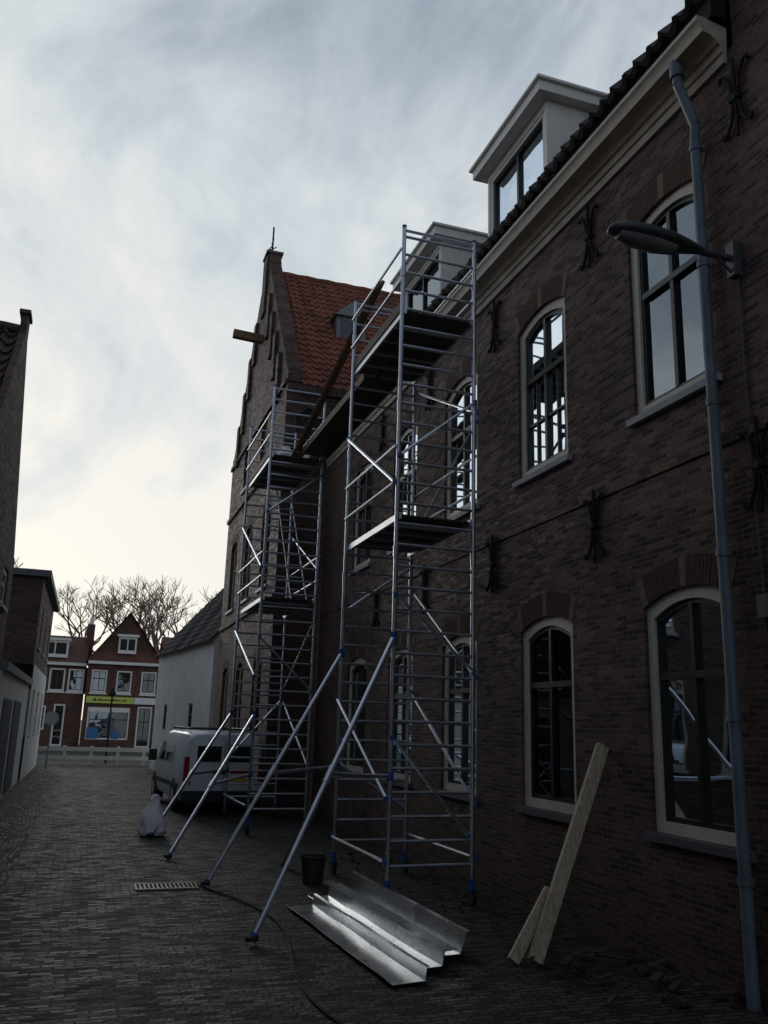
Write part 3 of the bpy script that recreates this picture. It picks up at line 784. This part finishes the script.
bag('rubble_bag', (2.75, 13.6, 5.89), .30, .24, 'bag', 9)
bag('rubble_bag', (2.6, 15.0, 5.89), .25, .2, 'orange', 12)

# ------------------------------------------------------------------ van (rear towards us)
V = group('delivery_van', (2.4, 16.3, 0))
ang = math.atan2(.28, 3.75)
xf = Matrix.Translation((2.50, 16.2, 0)) @ Matrix.Rotation(ang, 4, 'Z')
def sec(y, hb, z0, zb, zt, ht):
    h = [(hb * .95, z0), (hb, z0 + .10), (hb * 1.005, zb - .18), (hb, zb), (hb - (hb - ht) * .72, zt - .14), (ht - .02, zt - .045), (ht - .10, zt), (ht * .5, zt + .015)]
    return [(x, y, z) for x, z in h] + [(-x, y, z) for x, z in reversed(h)]
st = [(0.0, .70, .26, .78, 1.28, .60), (.035, .725, .25, .79, 1.35, .63), (.12, .74, .24, .80, 1.39, .65), (.6, .745, .22, .80, 1.415, .66), (1.6, .745, .22, .80, 1.425, .66), (2.35, .745, .22, .80, 1.41, .65),
      (2.7, .745, .22, .80, 1.31, .63), (3.1, .735, .22, .78, .98, .64), (3.2, .73, .22, .76, .92, .64), (3.55, .70, .24, .66, .82, .58), (3.72, .64, .28, .56, .68, .5)]
b = B(); b.loft([sec(*s) for s in st]); fin(b, 'body', 'vanpaint', V, xf=xf, angle=28)
b = B()
b.box(-.50, -.07, -.018, -.004, .90, 1.17); b.box(.07, .50, -.018, -.004, .90, 1.17)
for s in (-1, 1):
    xx = lambda z: s * (.752 - (z - .8) * .16)
    for ya, yb, yt in ((2.05, 2.85, 2.6), (1.15, 1.9, 1.9)):
        b.poly((xx(.84), ya, .84), (xx(.84), yb, .84), (xx(1.18), yt, 1.18), (xx(1.18), ya, 1.18))
b.poly((-.58, 2.76, 1.27), (.58, 2.76, 1.27), (.62, 3.10, 1.0), (-.62, 3.10, 1.0))
fin(b, 'panes', 'vanglass', V, xf=xf)
b = B()
b.box(-.74, .74, -.09, .06, .22, .40)
b.box(-.006, .006, -.008, .0, .42, 1.27)
for x in (-.60, .60): b.rod((x, -.01, .5), (x, -.01, .56), .015, 6)
b.box(-.76, -.748, .35, 3.1, .42, .50); b.box(.748, .76, .35, 3.1, .42, .50)
b.box(-.20, .08, -.03, -.004, .70, .735)
for y in (.75, 3.0):
    for s in (-1, 1):
        b.rod((s * .60, y, .26), (s * .752, y, .26), .315, 24)
for s in (-1, 1): b.box(s * .86 - .08, s * .86 + .08, 2.72, 2.80, .80, 1.02)
b.box(-.747, -.742, 1.0, 1.012, .42, 1.15)
b.rod((-.55, .5, 1.47), (-.55, 2.2, 1.47), .02, 6); b.rod((.55, .5, 1.47), (.55, 2.2, 1.47), .02, 6)
for y in (.55, 1.3, 2.1): b.rod((-.6, y, 1.46), (.6, y, 1.46), .02, 6)
fin(b, 'trim', 'plastic_d', V, xf=xf, bevel=.008)
b = B()
for y in (.75, 3.0):
    for s in (-1, 1): b.rod((s * .58, y, .25), (s * .762, y, .25), .25, 24)
fin(b, 'tyres', 'rubber', V, xf=xf)
b = B()
for y in (.75, 3.0):
    for s in (-1, 1): b.rod((s * .70, y, .25), (s * .768, y, .25), .15, 18)
fin(b, 'wheels', 'alu', V, xf=xf)
b = B()
for s in (-1, 1): b.box(s * .675 - .045, s * .675 + .045, -.022, .05, .56, .98)
fin(b, 'tail_lamps', 'redlamp', V, xf=xf, bevel=.01)
b = B(); b.box(-.02 + .1, .40, -.024, -.005, .56, .64); fin(b, 'number_plate', 'plate', V, xf=xf)
b = B(); b.box(.12, .50, -.008, -.002, .70, .78); fin(b, 'lettering_panel', 'redlamp', V, xf=xf)

# ------------------------------------------------------------------ zinc sheets on the ground
Z = group('zinc_gutter_sheets', (2.4, 7.2, 0))
def sheet(ox, oy, ln, prof, rot=0.0, th=.006):
    b = B(); n = len(prof); seg = 10
    def P(ii, kk):
        x, z = prof[ii]; v = kk / seg * ln; wob = .004 * math.sin(kk * 1.1 + ii * .7)
        return (ox + x * math.cos(rot) - v * math.sin(rot) + .003 * math.sin(kk * 1.9 + ii), oy + x * math.sin(rot) + v * math.cos(rot), z + .014 + wob)
    for k2 in range(seg):
        for i in range(n - 1):
            b.poly(P(i, k2), P(i + 1, k2), P(i + 1, k2 + 1), P(i, k2 + 1))
    ob = fin(b, 'sheet', 'zinc', Z, angle=15)
    md = ob.modifiers.new('s', 'SOLIDIFY'); md.thickness = th
sheet(2.03, 5.62, 2.5, [(-.03, .02), (0, 0), (.22, .01), (.23, .09), (.25, .095)], .045)
sheet(2.27, 5.85, 2.55, [(-.01, .04), (.01, .02), (.19, .03), (.21, .12), (.31, .13)], .04)
sheet(2.58, 6.12, 2.6, [(-.12, .11), (-.02, .11), (.01, .03), (.13, .035), (.18, .18), (.21, .185)], .03)

# ------------------------------------------------------------------ timber leaning on wall and debris
b = B(); b.beam((3.18, 5.90, .03), (4.06, 6.33, 1.50), .105, .05, up=(.2, 1, 0)); fin(b, 'timber_beam', 'pine', bevel=.003)
b = B(); b.beam((3.05, 5.98, .02), (3.42, 6.10, .46), .085, .04, up=(.2, 1, 0)); fin(b, 'timber_beam', 'pine', bevel=.003)
b = B()
rd = random.Random(5)
for i in range(22):
    x = rd.uniform(3.0, 3.95); y = rd.uniform(4.9, 6.3); a = rd.uniform(-.9, .9); l = rd.uniform(.06, .4)
    b.beam((x, y, .02 + .015 * (i % 4)), (x + math.cos(a) * l, y + math.sin(a) * l, .02 + .02 * (i % 3)), rd.uniform(.02, .06), .02)
fin(b, 'debris_pile', 'wood_d')
b = B()
rd = random.Random(8)
for i in range(260):
    x = 4.05 - abs(rd.gauss(0, .6)); y = rd.uniform(4.6, 13); s = rd.uniform(.006, .022)
    if i % 9 == 0: s *= 2
    b.beam((x, y, s / 2), (x + s, y + s * rd.uniform(-1, 1), s / 2 + .002), s, s)
fin(b, 'rubble', 'arch')
b = B(); seg = 20
b.loft([[(2.42 + r * math.cos(2 * math.pi * i / seg), 9.25 + r * math.sin(2 * math.pi * i / seg), z) for i in range(seg)] for r, z in ((.10, .0), (.13, .26), (.14, .265), (.14, .28), (.125, .28), (.10, .04))])
b.path([(2.42 + .14 * math.cos(t), 9.25, .27 + .10 * math.sin(t)) for t in [math.pi * i / 10 for i in range(11)]], .005, 5)
fin(b, 'bucket', 'plastic_d')
b = B(); b.beam((2.35, 10.3, .02), (2.55, 9.9, .62), .09, .03); fin(b, 'timber_beam', 'wood_b')
b = B(); pts = []
for i in range(60):
    t = i / 59; y = 9.3 - 5.2 * t; x = 1.25 + .35 * math.sin(t * 5.5) + .9 * t * t
    pts.append((x, y, .014))
b.path(pts, .009, 6); fin(b, 'power_cable', 'rubber')
b = B(); gx, gy = .95, 9.3
b.box(gx - .30, gx + .30, gy - .16, gy - .13, .004, .018); b.box(gx - .30, gx + .30, gy + .13, gy + .16, .004, .018)
for i in range(15): b.box(gx - .30 + i * .0415, gx - .282 + i * .0415, gy - .13, gy + .13, .004, .016)
fin(b, 'drain_grate', 'grate')

# ------------------------------------------------------------------ world
SD = Vector((-.16, 1.0, .20)).normalized()
w = bpy.data.worlds.new('World'); sc.world = w; w.use_nodes = True; nt = w.node_tree
for n in list(nt.nodes): nt.nodes.remove(n)
out = N(nt, 'ShaderNodeOutputWorld')
sky = N(nt, 'ShaderNodeTexSky'); sky.sky_type = 'NISHITA'; sky.sun_disc = False
sky.sun_elevation = math.asin(SD.z); sky.sun_rotation = math.atan2(SD.x, SD.y)
bg1 = N(nt, 'ShaderNodeBackground'); bg1.inputs['Strength'].default_value = .06
nt.links.new(sky.outputs[0], bg1.inputs[0])
tc = N(nt, 'ShaderNodeTexCoord')
nv = N(nt, 'ShaderNodeVectorMath', operation='NORMALIZE'); nt.links.new(tc.outputs['Generated'], nv.inputs[0])
dt = N(nt, 'ShaderNodeVectorMath', operation='DOT_PRODUCT'); dt.inputs[1].default_value = SD
nt.links.new(nv.outputs[0], dt.inputs[0])
sp = N(nt, 'ShaderNodeSeparateXYZ'); nt.links.new(nv.outputs[0], sp.inputs[0])
def MA(op, a, b, c=None):
    m = N(nt, 'ShaderNodeMath', operation=op)
    for i, v in enumerate((a, b, c)):
        if v is None: continue
        if hasattr(v, 'links'): nt.links.new(v, m.inputs[i])
        else: m.inputs[i].default_value = v
    return m.outputs[0]
mz = MA('MAXIMUM', sp.outputs[2], 0)
az = MA('ADD', mz, .50)
cb = N(nt, 'ShaderNodeCombineXYZ'); nt.links.new(MA('DIVIDE', sp.outputs[0], az), cb.inputs[0]); nt.links.new(MA('DIVIDE', sp.outputs[1], az), cb.inputs[1])
def cloud(rot, scl, loc, s, det, rgh, dis):
    mp = N(nt, 'ShaderNodeMapping'); mp.inputs['Rotation'].default_value = (0, 0, rot); mp.inputs['Scale'].default_value = scl; mp.inputs['Location'].default_value = loc
    nt.links.new(cb.outputs[0], mp.inputs[0])
    n = N(nt, 'ShaderNodeTexNoise', i_Scale=s, i_Detail=det, i_Roughness=rgh, i_Distortion=dis); nt.links.new(mp.outputs[0], n.inputs['Vector'])
    return n.outputs[0]
n1 = cloud(-.9, (1.45, .95, 1), (5.1, 1.7, 0), 2.6, 10.0, .58, .6)
n2 = cloud(-.8, (1.2, .95, 1), (9.3, 2.1, 0), 1.1, 4.0, .5, .3)
n3 = cloud(-.4, (1.5, 1.0, 1), (2.3, 6.1, 0), 7.0, 8.0, .6, .5)
dpos = MA('MAXIMUM', dt.outputs['Value'], 0)
v = MA('MULTIPLY_ADD', MA('MULTIPLY', dpos, dpos), .62, .44)
v = MA('MULTIPLY_ADD', mz, -.58, v)
v = MA('MULTIPLY_ADD', sp.outputs[0], .30, v)
v = MA('MULTIPLY_ADD', n1, 1.15, v)
v = MA('MULTIPLY_ADD', n2, .7, v)
v = MA('MULTIPLY_ADD', n3, .38, v)
v = MA('SUBTRACT', v, 1.02)
cr = ramp(nt, [(0.0, (.15, .18, .235)), (.25, (.235, .28, .355)), (.50, (.44, .50, .575)), (.75, (.71, .76, .79)), (1.0, (.93, .92, .87))])
nt.links.new(v, cr.inputs[0])
bg2 = N(nt, 'ShaderNodeBackground'); bg2.inputs['Strength'].default_value = 1.0; nt.links.new(cr.outputs[0], bg2.inputs[0])
ms = N(nt, 'ShaderNodeMixShader'); ms.inputs[0].default_value = .93
nt.links.new(bg1.outputs[0], ms.inputs[1]); nt.links.new(bg2.outputs[0], ms.inputs[2]); nt.links.new(ms.outputs[0], out.inputs[0])

sl = bpy.data.lights.new('sun', 'SUN'); sl.energy = .5; sl.angle = math.radians(20); sl.color = (1, .95, .87)
so = bpy.data.objects.new('sun', sl); COL.objects.link(so); so.rotation_euler = SD.to_track_quat('Z', 'Y').to_euler()

# ------------------------------------------------------------------ camera
Zc = Vector((.0291, .9696, .2426)).normalized()
Yc = Vector((-.3227, -.2206, .9204)); Yc = (Yc - Zc * Yc.dot(Zc)).normalized()
Xc = -(Yc.cross(Zc))
R = Vector((Xc[0], Yc[0], Zc[0])); Up = Vector((Xc[1], Yc[1], Zc[1])); Fw = Vector((Xc[2], Yc[2], Zc[2]))
cam = bpy.data.cameras.new('camera'); co = bpy.data.objects.new('camera', cam); COL.objects.link(co)
mw = Matrix((R, Up, -Fw)).transposed().to_4x4(); mw.translation = Vector((0, 0, 1.6)) * U
co.matrix_world = mw
cam.sensor_fit = 'VERTICAL'; cam.sensor_height = 36; cam.lens = 858 / 1024 * 36
cam.clip_start = .05; cam.clip_end = 3000
sc.camera = co
